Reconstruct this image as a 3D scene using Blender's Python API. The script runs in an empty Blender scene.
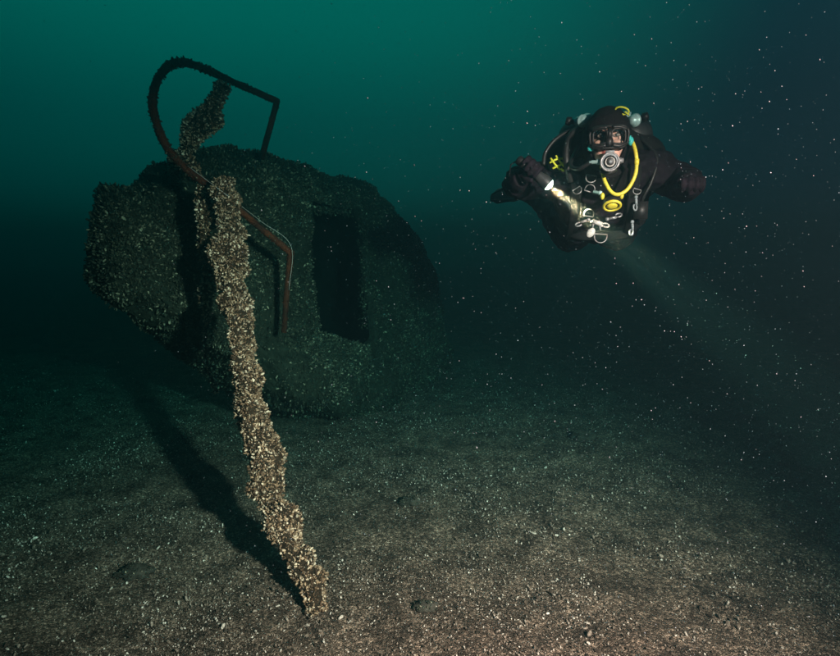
import bpy, bmesh, math, random
import numpy as np
from mathutils import Vector, Matrix, noise, Euler

random.seed(7)
rng = np.random.default_rng(11)
scene = bpy.context.scene
COL = scene.collection
R = math.radians

# ------------------------------------------------------------------ camera
PITCH = 8.1
cam_d = bpy.data.cameras.new('camera')
cam = bpy.data.objects.new('camera', cam_d)
COL.objects.link(cam)
cam.location = (0, 0, 1.5)
cam.rotation_euler = (R(90 - PITCH), 0, 0)
cam_d.sensor_width = 36
cam_d.lens = 36 * 547 / 840
cam_d.clip_start = 0.03
cam_d.clip_end = 400
scene.camera = cam

# ------------------------------------------------------------------ underwater daylight
world = bpy.data.worlds.new('World')
scene.world = world
world.use_nodes = True
wn, wl = world.node_tree.nodes, world.node_tree.links
bg = wn['Background']
tc = wn.new('ShaderNodeTexCoord')
sep = wn.new('ShaderNodeSeparateXYZ')
wl.new(tc.outputs['Generated'], sep.inputs[0])
mr = wn.new('ShaderNodeMapRange')
mr.inputs['From Min'].default_value = -1
mr.inputs['From Max'].default_value = 1
wl.new(sep.outputs['Z'], mr.inputs['Value'])
ramp = wn.new('ShaderNodeValToRGB')
cr = ramp.color_ramp
cr.interpolation = 'EASE'
cr.elements[0].position = 0.0
cr.elements[0].color = (0.0003, 0.004, 0.006, 1)
cr.elements[1].position = 1.0
cr.elements[1].color = (0.004, 0.16, 0.125, 1)
for p, c in ((0.40, (0.0002, 0.036, 0.042, 1)), (0.50, (0.0002, 0.050, 0.052, 1)), (0.59, (0.0003, 0.056, 0.054, 1)), (0.70, (0.0005, 0.098, 0.085, 1))):
    e = cr.elements.new(p)
    e.color = c
wl.new(mr.outputs[0], ramp.inputs[0])
# the surface glow is strongest round the azimuth of the sun, ahead and a little left
dot = wn.new('ShaderNodeVectorMath')
dot.operation = 'DOT_PRODUCT'
dot.inputs[1].default_value = Vector((-0.24, 0.90, 0.37)).normalized()
wl.new(tc.outputs['Generated'], dot.inputs[0])
mr2 = wn.new('ShaderNodeMapRange')
mr2.interpolation_type = 'SMOOTHSTEP'
mr2.inputs['From Min'].default_value = 0.70
mr2.inputs['From Max'].default_value = 1.0
tint = wn.new('ShaderNodeMix')
tint.data_type = 'RGBA'
tint.inputs['A'].default_value = (0.32, 0.27, 0.44, 1)
tint.inputs['B'].default_value = (1.3, 1.3, 1.22, 1)
wl.new(mr2.outputs[0], tint.inputs['Factor'])
wl.new(dot.outputs['Value'], mr2.inputs['Value'])
mul = wn.new('ShaderNodeMix')
mul.data_type = 'RGBA'
mul.blend_type = 'MULTIPLY'
mul.inputs['Factor'].default_value = 1
wl.new(ramp.outputs['Color'], mul.inputs['A'])
wl.new(tint.outputs['Result'], mul.inputs['B'])
wl.new(mul.outputs['Result'], bg.inputs['Color'])
bg.inputs['Strength'].default_value = 1.08

sun_d = bpy.data.lights.new('sun', 'SUN')
sun_d.energy = 0.16
sun_d.angle = R(40)
sun_d.color = (0.12, 1.0, 0.8)
sun = bpy.data.objects.new('sun', sun_d)
COL.objects.link(sun)
sun.rotation_euler = Vector((0.05, -0.55, -1)).to_track_quat('-Z', 'Y').to_euler()

# the photographer's flash, on an arm to the right of the camera
def spot(name, loc, target, power, size, blend, radius, color):
    d = bpy.data.lights.new(name, 'SPOT')
    d.energy, d.spot_size, d.spot_blend, d.shadow_soft_size, d.color = power, R(size), blend, radius, color
    o = bpy.data.objects.new(name, d)
    COL.objects.link(o)
    o.location = loc
    o.rotation_euler = (Vector(target) - Vector(loc)).to_track_quat('-Z', 'Y').to_euler()
    return o
spot('flash_lamp', (1.35, -0.35, 2.05), (0.12, 2.5, 0.50), 7200, 71, 1.0, 0.075, (1.0, 0.245, 0.222))

vs = scene.view_settings
vs.view_transform = 'Standard'
vs.look = 'None'
vs.exposure = 0
vs.gamma = 1
scene.cycles.use_denoising = True
scene.cycles.volume_bounces = 2
scene.cycles.max_bounces = 5
scene.cycles.diffuse_bounces = 2
scene.cycles.transparent_max_bounces = 8
scene.cycles.sample_clamp_indirect = 4

# ------------------------------------------------------------------ helpers
def mat(name, color, rough=0.7, metallic=0.0, noise_scale=None, color2=None, bump=0.0, bump_scale=60, spec=0.3, island=None, detail=6):
    m = bpy.data.materials.new(name)
    m.use_nodes = True
    n, l = m.node_tree.nodes, m.node_tree.links
    b = n['Principled BSDF']
    b.inputs['Base Color'].default_value = (*color, 1)
    b.inputs['Roughness'].default_value = rough
    b.inputs['Metallic'].default_value = metallic
    b.inputs['Specular IOR Level'].default_value = spec
    t = n.new('ShaderNodeTexCoord')
    if island:
        g = n.new('ShaderNodeNewGeometry')
        r_ = n.new('ShaderNodeValToRGB')
        r_.color_ramp.elements[0].position = island[0][0]
        r_.color_ramp.elements[0].color = (*island[0][1], 1)
        r_.color_ramp.elements[1].position = island[-1][0]
        r_.color_ramp.elements[1].color = (*island[-1][1], 1)
        for p, c in island[1:-1]:
            e = r_.color_ramp.elements.new(p)
            e.color = (*c, 1)
        l.new(g.outputs['Random Per Island'], r_.inputs[0])
        nz = n.new('ShaderNodeTexNoise')
        nz.inputs['Scale'].default_value = noise_scale or 150
        nz.inputs['Detail'].default_value = 3
        l.new(t.outputs['Object'], nz.inputs['Vector'])
        mp = n.new('ShaderNodeMapRange')
        mp.inputs['From Min'].default_value = 0.3
        mp.inputs['From Max'].default_value = 0.7
        mp.inputs['To Min'].default_value = 0.45
        mp.inputs['To Max'].default_value = 1.25
        l.new(nz.outputs['Fac'], mp.inputs['Value'])
        mx = n.new('ShaderNodeMix')
        mx.data_type = 'RGBA'
        mx.blend_type = 'MULTIPLY'
        mx.inputs['Factor'].default_value = 1
        l.new(r_.outputs['Color'], mx.inputs['A'])
        l.new(mp.outputs[0], mx.inputs['B'])
        l.new(mx.outputs['Result'], b.inputs['Base Color'])
    elif color2:
        nz = n.new('ShaderNodeTexNoise')
        nz.inputs['Scale'].default_value = noise_scale or 8
        nz.inputs['Detail'].default_value = detail
        nz.inputs['Roughness'].default_value = 0.65
        l.new(t.outputs['Object'], nz.inputs['Vector'])
        r_ = n.new('ShaderNodeValToRGB')
        r_.color_ramp.elements[0].position = 0.36
        r_.color_ramp.elements[0].color = (*color, 1)
        r_.color_ramp.elements[1].position = 0.66
        r_.color_ramp.elements[1].color = (*color2, 1)
        l.new(nz.outputs['Fac'], r_.inputs[0])
        l.new(r_.outputs['Color'], b.inputs['Base Color'])
    if bump:
        nb = n.new('ShaderNodeTexNoise')
        nb.inputs['Scale'].default_value = bump_scale
        nb.inputs['Detail'].default_value = 5
        l.new(t.outputs['Object'], nb.inputs['Vector'])
        bp = n.new('ShaderNodeBump')
        bp.inputs['Strength'].default_value = bump
        bp.inputs['Distance'].default_value = 0.01
        l.new(nb.outputs['Fac'], bp.inputs['Height'])
        l.new(bp.outputs[0], b.inputs['Normal'])
    return m

def mesh_obj(name, verts, faces, material=None, parent=None, smooth=True, loc=(0, 0, 0)):
    me = bpy.data.meshes.new(name)
    me.from_pydata([tuple(v) for v in verts], [], [tuple(f) for f in faces])
    me.update()
    o = bpy.data.objects.new(name, me)
    COL.objects.link(o)
    o.location = loc
    if material:
        me.materials.append(material)
    if parent:
        o.parent = parent
    if smooth:
        me.polygons.foreach_set('use_smooth', [True] * len(me.polygons))
    return o

def tri_obj(name, V, T, material, parent=None, smooth=True):
    """fast mesh from numpy vertex and triangle arrays"""
    me = bpy.data.meshes.new(name)
    me.vertices.add(len(V))
    me.vertices.foreach_set('co', np.asarray(V, np.float32).ravel())
    nt = len(T)
    me.loops.add(nt * 3)
    me.loops.foreach_set('vertex_index', np.asarray(T, np.int32).ravel())
    me.polygons.add(nt)
    me.polygons.foreach_set('loop_start', np.arange(0, nt * 3, 3, dtype=np.int32))
    me.polygons.foreach_set('use_smooth', np.full(nt, smooth))
    me.update(calc_edges=True)
    me.materials.append(material)
    o = bpy.data.objects.new(name, me)
    COL.objects.link(o)
    if parent:
        o.parent = parent
    return o

def empty(name, loc=(0, 0, 0)):
    o = bpy.data.objects.new(name, None)
    o.empty_display_size = 0.1
    COL.objects.link(o)
    o.location = loc
    return o

def tag(o, label=None, cat=None, group=None, kind=None):
    if label: o['label'] = label
    if cat: o['category'] = cat
    if group: o['group'] = group
    if kind: o['kind'] = kind
    return o

def catmull(pts, n):
    P = [Vector(p) for p in pts]
    P = [P[0] * 2 - P[1]] + P + [P[-1] * 2 - P[-2]]
    out = []
    for i in range(1, len(P) - 2):
        for k in range(n):
            t = k / n
            a, b, c, d = P[i - 1], P[i], P[i + 1], P[i + 2]
            out.append(0.5 * ((2 * b) + (c - a) * t + (2 * a - 5 * b + 4 * c - d) * t * t + (3 * b - a - 3 * c + d) * t ** 3))
    out.append(P[-2])
    return out

def interp(vals, n):
    return [float(x) for x in np.interp(np.linspace(0, len(vals) - 1, n), range(len(vals)), vals)]

class MB:
    def __init__(self):
        self.v, self.f = [], []
    def add(self, v, f):
        k = len(self.v)
        self.v += [Vector(x) for x in v]
        self.f += [tuple(i + k for i in q) for q in f]
        return self
    def tube(self, pts, r, n=10, closed=False, side=None, flat=1.0):
        """tube along pts; r a number or a list; flat scales the second axis"""
        P = [Vector(p) for p in pts]
        m = len(P)
        rr = r if isinstance(r, (list, tuple)) else [r] * m
        if len(rr) != m:
            rr = interp(list(rr), m)
        V = []
        tan = []
        for i in range(m):
            if closed:
                t = P[(i + 1) % m] - P[i - 1]
            else:
                t = P[min(i + 1, m - 1)] - P[max(i - 1, 0)]
            tan.append(t.normalized())
        if side is not None:
            nrm = Vector(side)
        else:
            nrm = tan[0].orthogonal()
        for i in range(m):
            t = tan[i]
            nrm = (nrm if side is None else Vector(side))
            nrm = (nrm - t * nrm.dot(t)).normalized()
            bn = t.cross(nrm)
            for k in range(n):
                a = 2 * math.pi * k / n
                V.append(P[i] + nrm * (math.cos(a) * rr[i]) + bn * (math.sin(a) * rr[i] * flat))
        F = []
        for i in range(m if closed else m - 1):
            j = (i + 1) % m
            for k in range(n):
                F.append((i * n + k, i * n + (k + 1) % n, j * n + (k + 1) % n, j * n + k))
        if not closed:
            F.append(tuple(reversed(range(n))))
            F.append(tuple((m - 1) * n + k for k in range(n)))
        return self.add(V, F)
    def ell(self, c, r, rot=None, nu=16, nv=12):
        c = Vector(c)
        r = r if isinstance(r, (list, tuple)) else (r, r, r)
        V, F = [], []
        M = rot or Matrix.Identity(3)
        V.append(Vector((0, 0, r[2])))
        for i in range(1, nv):
            th = math.pi * i / nv
            for k in range(nu):
                ph = 2 * math.pi * k / nu
                V.append(Vector((r[0] * math.sin(th) * math.cos(ph), r[1] * math.sin(th) * math.sin(ph), r[2] * math.cos(th))))
        V.append(Vector((0, 0, -r[2])))
        for k in range(nu):
            F.append((0, 1 + k, 1 + (k + 1) % nu))
            F.append((len(V) - 1, 1 + (nv - 2) * nu + (k + 1) % nu, 1 + (nv - 2) * nu + k))
        for i in range(nv - 2):
            for k in range(nu):
                a, b = 1 + i * nu + k, 1 + i * nu + (k + 1) % nu
                F.append((a, a + nu, b + nu, b))
        return self.add([c + M @ v for v in V], F)
    def lathe(self, c, axis, prof, n=20):
        """prof: list of (distance along axis, radius)"""
        c, ax = Vector(c), Vector(axis).normalized()
        u = ax.orthogonal().normalized()
        w = ax.cross(u)
        V, F = [], []
        for d, r in prof:
            for k in range(n):
                a = 2 * math.pi * k / n
                V.append(c + ax * d + u * (r * math.cos(a)) + w * (r * math.sin(a)))
        for i in range(len(prof) - 1):
            for k in range(n):
                F.append((i * n + k, i * n + (k + 1) % n, (i + 1) * n + (k + 1) % n, (i + 1) * n + k))
        F.append(tuple(reversed(range(n))))
        F.append(tuple((len(prof) - 1) * n + k for k in range(n)))
        return self.add(V, F)
    def box(self, c, size, M=None):
        c = Vector(c)
        M = M or Matrix.Identity(3)
        x, y, z = [s / 2 for s in size]
        V = [c + M @ Vector((sx * x, sy * y, sz * z)) for sx in (-1, 1) for sy in (-1, 1) for sz in (-1, 1)]
        F = [(0, 1, 3, 2), (4, 6, 7, 5), (0, 4, 5, 1), (2, 3, 7, 6), (0, 2, 6, 4), (1, 5, 7, 3)]
        return self.add(V, F)
    def build(self, name, material, parent=None, smooth=True):
        o = mesh_obj(name, self.v, self.f, material, parent, smooth)
        bm = bmesh.new()
        bm.from_mesh(o.data)
        bmesh.ops.recalc_face_normals(bm, faces=bm.faces)
        bm.to_mesh(o.data)
        bm.free()
        return o

def apply_mods(o):
    dg = bpy.context.evaluated_depsgraph_get()
    me = bpy.data.meshes.new_from_object(o.evaluated_get(dg))
    old = o.data
    o.modifiers.clear()
    o.data = me
    me.name = o.name
    return o

def fbm(p, sc, oct=4):
    return noise.fractal(Vector(p) * sc, 1.0, 2.0, oct)

# mussel templates: almond shaped closed shells, umbo at the origin, lip at x = 1
def shell_template(nr, xs, wd, ht):
    V = [(0, 0, 0)]
    for x, w, h in zip(xs, wd, ht):
        for k in range(nr):
            a = 2 * math.pi * k / nr
            V.append((x, w * math.cos(a) + 0.10 * x * x, h * math.sin(a)))
    V.append((1.0, 0.10, 0))
    T = []
    for k in range(nr):
        T.append((0, 1 + (k + 1) % nr, 1 + k))
    for i in range(len(xs) - 1):
        for k in range(nr):
            a, b = 1 + i * nr + k, 1 + i * nr + (k + 1) % nr
            T += [(a, b, b + nr), (a, b + nr, a + nr)]
    e = len(V) - 1
    b0 = 1 + (len(xs) - 1) * nr
    for k in range(nr):
        T.append((b0 + k, b0 + (k + 1) % nr, e))
    return np.array(V, float), np.array(T, int)
SHELL_HI = shell_template(6, (0.22, 0.58, 0.90), (0.17, 0.29, 0.20), (0.15, 0.20, 0.09))
SHELL_MD = shell_template(5, (0.30, 0.80), (0.22, 0.26), (0.18, 0.14))
SHELL_LO = shell_template(4, (0.55,), (0.32,), (0.20,))

def sample_surface(V, T, n, weight=None):
    a, b, c = V[T[:, 0]], V[T[:, 1]], V[T[:, 2]]
    N = np.cross(b - a, c - a)
    A = np.linalg.norm(N, axis=1) / 2
    N = N / np.maximum(2 * A[:, None], 1e-12)
    p = A.copy()
    if weight is not None:
        p = p * weight((a + b + c) / 3, N)
    p /= p.sum()
    i = rng.choice(len(T), n, p=p)
    r1, r2 = np.sqrt(rng.random(n)), rng.random(n)
    P = a[i] * (1 - r1)[:, None] + b[i] * (r1 * (1 - r2))[:, None] + c[i] * (r1 * r2)[:, None]
    return P, N[i]

def scatter(P, N, size, template, up=0.8, sink=0.2):
    """place one shell per point, its long axis leaning out of the surface by up"""
    n = len(P)
    tv, tt = template
    rnd = rng.normal(size=(n, 3))
    X = rnd / np.linalg.norm(rnd, axis=1)[:, None] + N * (up * rng.random(n) * 2)[:, None]
    X /= np.linalg.norm(X, axis=1)[:, None]
    q = rng.normal(size=(n, 3))
    Y = np.cross(q, X)
    Y /= np.linalg.norm(Y, axis=1)[:, None]
    Z = np.cross(X, Y)
    s = size[:, None]
    wy = (0.85 + 0.4 * rng.random(n))[:, None]
    base = P - N * (s * sink)
    V = (base[:, None, :] + tv[None, :, 0, None] * (X * s)[:, None, :]
         + tv[None, :, 1, None] * (Y * s * wy)[:, None, :] + tv[None, :, 2, None] * (Z * s)[:, None, :])
    T = tt[None] + (np.arange(n) * len(tv))[:, None, None]
    return V.reshape(-1, 3), T.reshape(-1, 3)

def mesh_arrays(o):
    me = o.data
    me.calc_loop_triangles()
    V = np.empty(len(me.vertices) * 3, np.float32)
    me.vertices.foreach_get('co', V)
    T = np.empty(len(me.loop_triangles) * 3, np.int32)
    me.loop_triangles.foreach_get('vertices', T)
    return V.reshape(-1, 3).astype(float), T.reshape(-1, 3)

# ------------------------------------------------------------------ materials
M_sand = mat('shelly silt', (0.050, 0.035, 0.027), 0.95, noise_scale=5, color2=(0.20, 0.137, 0.102), bump=0.9, bump_scale=90, spec=0.1, detail=9)
M_grit = mat('shell grit', (0.2, 0.15, 0.1), 0.85, island=((0.0, (0.030, 0.020, 0.015)), (0.40, (0.12, 0.085, 0.065)), (0.78, (0.27, 0.205, 0.165)), (1.0, (0.70, 0.60, 0.52))), spec=0.15)
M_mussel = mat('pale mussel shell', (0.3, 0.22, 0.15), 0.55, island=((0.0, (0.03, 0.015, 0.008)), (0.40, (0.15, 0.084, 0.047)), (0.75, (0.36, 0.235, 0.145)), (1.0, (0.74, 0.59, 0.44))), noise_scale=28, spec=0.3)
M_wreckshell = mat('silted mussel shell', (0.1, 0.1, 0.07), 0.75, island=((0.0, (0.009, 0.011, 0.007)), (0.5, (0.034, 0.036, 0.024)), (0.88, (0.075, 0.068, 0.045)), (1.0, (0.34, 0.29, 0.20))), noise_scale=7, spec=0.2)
M_byssus = mat('byssus mat', (0.012, 0.008, 0.005), 0.95, noise_scale=40, color2=(0.035, 0.022, 0.014), bump=0.8, spec=0.1)
M_hull = mat('overgrown hull', (0.009, 0.010, 0.007), 0.95, noise_scale=20, color2=(0.026, 0.027, 0.019), bump=1.0, bump_scale=50, spec=0.1)
M_inner_shade = mat('painted shade inside hull', (0.004, 0.004, 0.004), 0.95, noise_scale=8, color2=(0.009, 0.009, 0.008), bump=0.6, spec=0.05)  # shade behind the doorway, put into the colour of the hull's inner faces
M_rust = mat('rusty pipe', (0.010, 0.006, 0.005), 0.85, noise_scale=9, color2=(0.10, 0.022, 0.007), bump=0.6, bump_scale=120, spec=0.2)
M_stone = mat('dark stone', (0.02, 0.018, 0.014), 0.95, noise_scale=25, color2=(0.06, 0.05, 0.04), bump=0.8, spec=0.1)
M_suit = mat('black drysuit', (0.0045, 0.0030, 0.0048), 0.8, noise_scale=35, color2=(0.010, 0.0065, 0.011), bump=0.35, bump_scale=45, spec=0.09)
M_neo = mat('black neoprene', (0.0040, 0.0035, 0.0040), 0.8, noise_scale=60, color2=(0.0080, 0.0065, 0.0080), bump=0.3, bump_scale=200, spec=0.09)
M_rubber = mat('black rubber', (0.0050, 0.0050, 0.0055), 0.5, noise_scale=50, color2=(0.0090, 0.0085, 0.0090), spec=0.35)
M_web = mat('black webbing', (0.0060, 0.0060, 0.0065), 0.85, noise_scale=90, color2=(0.0120, 0.0110, 0.0120), spec=0.09)
M_skin = mat('face skin', (0.52, 0.29, 0.23), 0.55, noise_scale=40, color2=(0.62, 0.38, 0.31), spec=0.4)
M_yellow = mat('yellow hose rubber', (0.40, 0.36, 0.03), 0.5, noise_scale=45, color2=(0.60, 0.54, 0.05), spec=0.4)
M_lime = mat('lime yellow cord', (0.42, 0.46, 0.02), 0.6, noise_scale=60, color2=(0.55, 0.58, 0.05))
M_steel = mat('bare steel', (0.10, 0.11, 0.115), 0.45, 0.5, noise_scale=110, color2=(0.30, 0.31, 0.32))
M_white = mat('pale plastic', (0.20, 0.22, 0.21), 0.5, noise_scale=90, color2=(0.42, 0.43, 0.41))
M_grey = mat('grey plastic', (0.12, 0.15, 0.16), 0.45, noise_scale=60, color2=(0.22, 0.25, 0.27))
M_chrome = mat('chromed valve', (0.30, 0.48, 0.48), 0.4, 0.3, noise_scale=60, color2=(0.42, 0.62, 0.60))
M_teal = mat('teal plastic', (0.02, 0.30, 0.28), 0.5, noise_scale=60, color2=(0.04, 0.42, 0.40))
M_tank = mat('dark painted steel', (0.014, 0.015, 0.017), 0.45, noise_scale=20, color2=(0.030, 0.030, 0.032), spec=0.4)
M_iris = mat('dark iris', (0.02, 0.012, 0.008), 0.15, spec=0.6)
M_eye = mat('eye white', (0.26, 0.22, 0.20), 0.2, spec=0.5)
M_lip = mat('lips', (0.30, 0.09, 0.08), 0.5)
M_snow = mat('drifting particle', (0.085, 0.16, 0.18), 0.9, spec=0.1)
M_line = mat('nylon line', (0.35, 0.35, 0.33), 0.4)
M_glass = bpy.data.materials.new('mask glass')
M_glass.use_nodes = True
_n, _l = M_glass.node_tree.nodes, M_glass.node_tree.links
_n.clear()
_o = _n.new('ShaderNodeOutputMaterial')
_mx = _n.new('ShaderNodeMixShader')
_mx.inputs[0].default_value = 0.05
_t = _n.new('ShaderNodeBsdfTransparent')
_t.inputs[0].default_value = (0.93, 0.95, 0.94, 1)
_g = _n.new('ShaderNodeBsdfGlossy')
_g.inputs['Roughness'].default_value = 0.05
_l.new(_t.outputs[0], _mx.inputs[1])
_l.new(_g.outputs[0], _mx.inputs[2])
_l.new(_mx.outputs[0], _o.inputs['Surface'])
M_lamp = bpy.data.materials.new('lit torch lens')
M_lamp.use_nodes = True
_n, _l = M_lamp.node_tree.nodes, M_lamp.node_tree.links
_n.clear()
_o = _n.new('ShaderNodeOutputMaterial')
_a = _n.new('ShaderNodeAddShader')
_t = _n.new('ShaderNodeBsdfTransparent')
_e = _n.new('ShaderNodeEmission')
_e.inputs['Color'].default_value = (1.0, 0.80, 0.58, 1)
_e.inputs['Strength'].default_value = 12
_l.new(_t.outputs[0], _a.inputs[0])
_l.new(_e.outputs[0], _a.inputs[1])
_l.new(_a.outputs[0], _o.inputs['Surface'])

# gravelly speckle and relief between the shells that are built
_n, _l = M_sand.node_tree.nodes, M_sand.node_tree.links
_b = _n['Principled BSDF']
_src = _b.inputs['Base Color'].links[0].from_socket
_tc = _n.new('ShaderNodeTexCoord')
_prev = None
for _sc in (85, 190):
    _vo = _n.new('ShaderNodeTexVoronoi')
    _vo.inputs['Scale'].default_value = _sc
    _l.new(_tc.outputs['Object'], _vo.inputs['Vector'])
    _sp = _n.new('ShaderNodeSeparateColor')
    _l.new(_vo.outputs['Color'], _sp.inputs[0])
    _pw = _n.new('ShaderNodeMath')
    _pw.operation = 'POWER'
    _pw.inputs[1].default_value = 2.6
    _l.new(_sp.outputs[0], _pw.inputs[0])
    _mr = _n.new('ShaderNodeMapRange')
    _mr.inputs['To Min'].default_value = 0.5
    _mr.inputs['To Max'].default_value = 2.0
    _l.new(_pw.outputs[0], _mr.inputs['Value'])
    _mm = _n.new('ShaderNodeMix')
    _mm.data_type = 'RGBA'
    _mm.blend_type = 'MULTIPLY'
    _mm.inputs['Factor'].default_value = 1
    _l.new(_src, _mm.inputs['A'])
    _l.new(_mr.outputs[0], _mm.inputs['B'])
    _src = _mm.outputs['Result']
    _bp = _n.new('ShaderNodeBump')
    _bp.invert = True
    _bp.inputs['Strength'].default_value = 0.8
    _bp.inputs['Distance'].default_value = 0.008
    _l.new(_vo.outputs['Distance'], _bp.inputs['Height'])
    if _prev:
        _l.new(_prev.outputs[0], _bp.inputs['Normal'])
    _prev = _bp
_l.new(_src, _b.inputs['Base Color'])
_l.new(_prev.outputs[0], _b.inputs['Normal'])

# ------------------------------------------------------------------ seabed
def ground_z(x, y):
    z = 0.05 * noise.noise(Vector((x * 0.55, y * 0.55, 3.1))) + 0.032 * noise.noise(Vector((x * 2.1, y * 2.1, 7.7)))
    z += 0.016 * noise.noise(Vector((x * 6.5, y * 6.5, 1.3)))
    return z
def axis_vals(lo, hi, c, fine, n):
    u = np.linspace(-1, 1, n)
    k = np.sinh(4.2 * u) / np.sinh(4.2)
    return np.where(k < 0, c + (c - lo) * k, c + (hi - c) * k)
GX = axis_vals(-34.9, 34.9, -0.2, 0, 280)
GY = axis_vals(-7.9, 45.9, 2.4, 0, 280)
gv = [(x, y, ground_z(x, y)) for y in GY for x in GX]
nx = len(GX)
gf = [(j * nx + i, j * nx + i + 1, (j + 1) * nx + i + 1, (j + 1) * nx + i) for j in range(len(GY) - 1) for i in range(nx - 1)]
seabed = mesh_obj('seabed', gv, gf, M_sand)
tag(seabed, kind='structure')

n = 190000
y = 0.75 * (8.0 / 0.75) ** rng.random(n)
x = (rng.random(n) * 2 - 1) * (0.5 + 0.95 * y)
keep = np.array([0.5 + 0.9 * noise.noise(Vector((a * 1.6, b * 1.6, 0))) + 0.5 * noise.noise(Vector((a * 5, b * 5, 4))) for a, b in zip(x, y)]) > rng.random(n) * 0.9
x, y = x[keep], y[keep]
z = np.array([ground_z(a, b) for a, b in zip(x, y)])
P = np.stack([x, y, z + 0.001], 1)
N = np.tile(np.array([0, 0, 1.0]), (len(P), 1))
size = 0.005 + 0.012 * rng.random(len(P)) ** 2.2 + 0.0012 * y
V, T = scatter(P, N, size, SHELL_LO, up=0.25, sink=0.1)
lx, ly = [], []
for i in range(170):
    cy_ = 0.9 * (6.5 / 0.9) ** random.random()
    cx_ = random.uniform(-1, 1) * (0.4 + 0.85 * cy_)
    for k in range(random.randint(2, 16)):
        lx.append(random.gauss(cx_, 0.06))
        ly.append(random.gauss(cy_, 0.05))
P = np.array([(a, b, ground_z(a, b) + 0.003) for a, b in zip(lx, ly)])
V2, T2 = scatter(P, np.tile(np.array([0, 0, 1.0]), (len(P), 1)), 0.013 + 0.018 * rng.random(len(P)), SHELL_MD, up=0.2, sink=0.0)
T = np.concatenate([T, T2 + len(V)])
V = np.concatenate([V, V2])
grit = tri_obj('shell_grit', V, T, M_grit)
tag(grit, 'broken mussel shells and grit littering the seabed', 'shell grit', kind='stuff')

# stones on the seabed
def stone(loc, r, label, seed):
    bm = bmesh.new()
    bmesh.ops.create_icosphere(bm, subdivisions=3, radius=1)
    for v in bm.verts:
        d = 1 + 0.55 * fbm(v.co + Vector((seed, 0, 0)), 1.3, 5)
        v.co = Vector((v.co.x * r[0], v.co.y * r[1], v.co.z * r[2])) * d
    me = bpy.data.meshes.new('stone')
    bm.to_mesh(me)
    bm.free()
    me.materials.append(M_stone)
    me.polygons.foreach_set('use_smooth', [True] * len(me.polygons))
    o = bpy.data.objects.new('stone', me)
    COL.objects.link(o)
    o.location = (loc[0], loc[1], ground_z(*loc) + r[2] * 0.35)
    tag(o, label, 'stone', 'dark stones on the seabed')
    V0, T0 = mesh_arrays(o)
    P, N = sample_surface(V0, T0, 90, lambda C, Nn: np.clip(Nn[:, 2] + 0.3, 0.02, 1))
    V, T = scatter(P, N, 0.008 + 0.012 * rng.random(90), SHELL_LO, up=0.4)
    tag(tri_obj('mussels', V, T, M_wreckshell, o), kind='stuff')
stone((-1.36, 2.42), (0.075, 0.05, 0.03), 'flat dark stone on the seabed at lower left, left of the post shadow', 3)
stone((0.02, 2.12), (0.05, 0.035, 0.02), 'small dark stone on the brown seabed just right of the foot of the post', 9)
stone((1.30, 4.15), (0.10, 0.06, 0.055), 'dark rounded stone on the far seabed below the diver', 15)
stone((-0.05, 3.05), (0.06, 0.04, 0.03), 'dark stone on green lit sand between the post and the wreck doorway', 21)

# ------------------------------------------------------------------ the wreck
A0, A1 = Vector((-1.95, 3.45, 0)), Vector((-0.10, 7.4, 0))
AX = (A1 - A0).normalized()
LN = (A1 - A0).length
SN = Vector((AX.y, -AX.x, 0))           # towards the camera side
prof = [(0.50, 0.00), (0.66, 0.03), (0.71, 0.12), (0.61, 0.29), (0.51, 0.54), (0.42, 0.79), (0.24, 0.94), (0.0, 1.0),
        (-0.28, 0.97), (-0.55, 0.84), (-0.72, 0.62), (-0.76, 0.40), (-0.62, 0.18), (-0.30, 0.03), (0.12, -0.03)]
#        s      n-scale n-shift  zbot   ztop
secs = [(-0.02, 0.12,  0.02,  1.30, 1.72),
        (0.05,  0.30,  0.02,  1.24, 1.80),
        (0.22,  0.52,  0.04,  1.06, 1.94),
        (0.55,  0.80,  0.06,  0.78, 2.12),
        (1.00,  0.95,  0.06,  0.38, 2.24),
        (1.50,  1.05,  0.03,  0.10, 2.26),
        (2.10,  1.05,  0.02,  -0.06, 2.26),
        (2.80,  1.02,  0.06,  -0.06, 2.20),
        (3.50,  0.96,  0.09,  -0.06, 1.95),
        (4.00,  0.86,  0.12,  -0.06, 1.66),
        (4.28,  0.55,  0.12,  0.05, 1.28),
        (4.34,  0.10, -0.04,  0.40, 0.9)]
sv = np.array(secs)
ss = np.concatenate([np.linspace(-0.02, 0.3, 10), np.linspace(0.36, 4.0, 60), np.linspace(4.06, 4.34, 8)])
pp = catmull([(a, b, 0) for a, b in prof + [prof[0]]], 6)[:-1]
hv, hf = [], []
for s in ss:
    ns, sh, zb, zt = [np.interp(s, sv[:, 0], sv[:, k]) for k in (1, 2, 3, 4)]
    for q in pp:
        p = A0 + AX * s + SN * (q.x * ns + sh) + Vector((0, 0, zb + q.y * (zt - zb)))
        hv.append(p)
m = len(pp)
for i in range(len(ss) - 1):
    for k in range(m):
        hf.append((i * m + k, (i + 1) * m + k, (i + 1) * m + (k + 1) % m, i * m + (k + 1) % m))
hf.append(tuple(range(m)))
hf.append(tuple(reversed([(len(ss) - 1) * m + k for k in range(m)])))
wreck = empty('shipwreck', (0, 0, 0))
tag(wreck, 'sunken boat overgrown with dark mussels, with a black doorway and a bent rusty rail', 'shipwreck')
hull = mesh_obj('hull', hv, hf, M_hull, wreck)
bm = bmesh.new()
bm.from_mesh(hull.data)
bmesh.ops.recalc_face_normals(bm, faces=bm.faces)
bm.normal_update()
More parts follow.
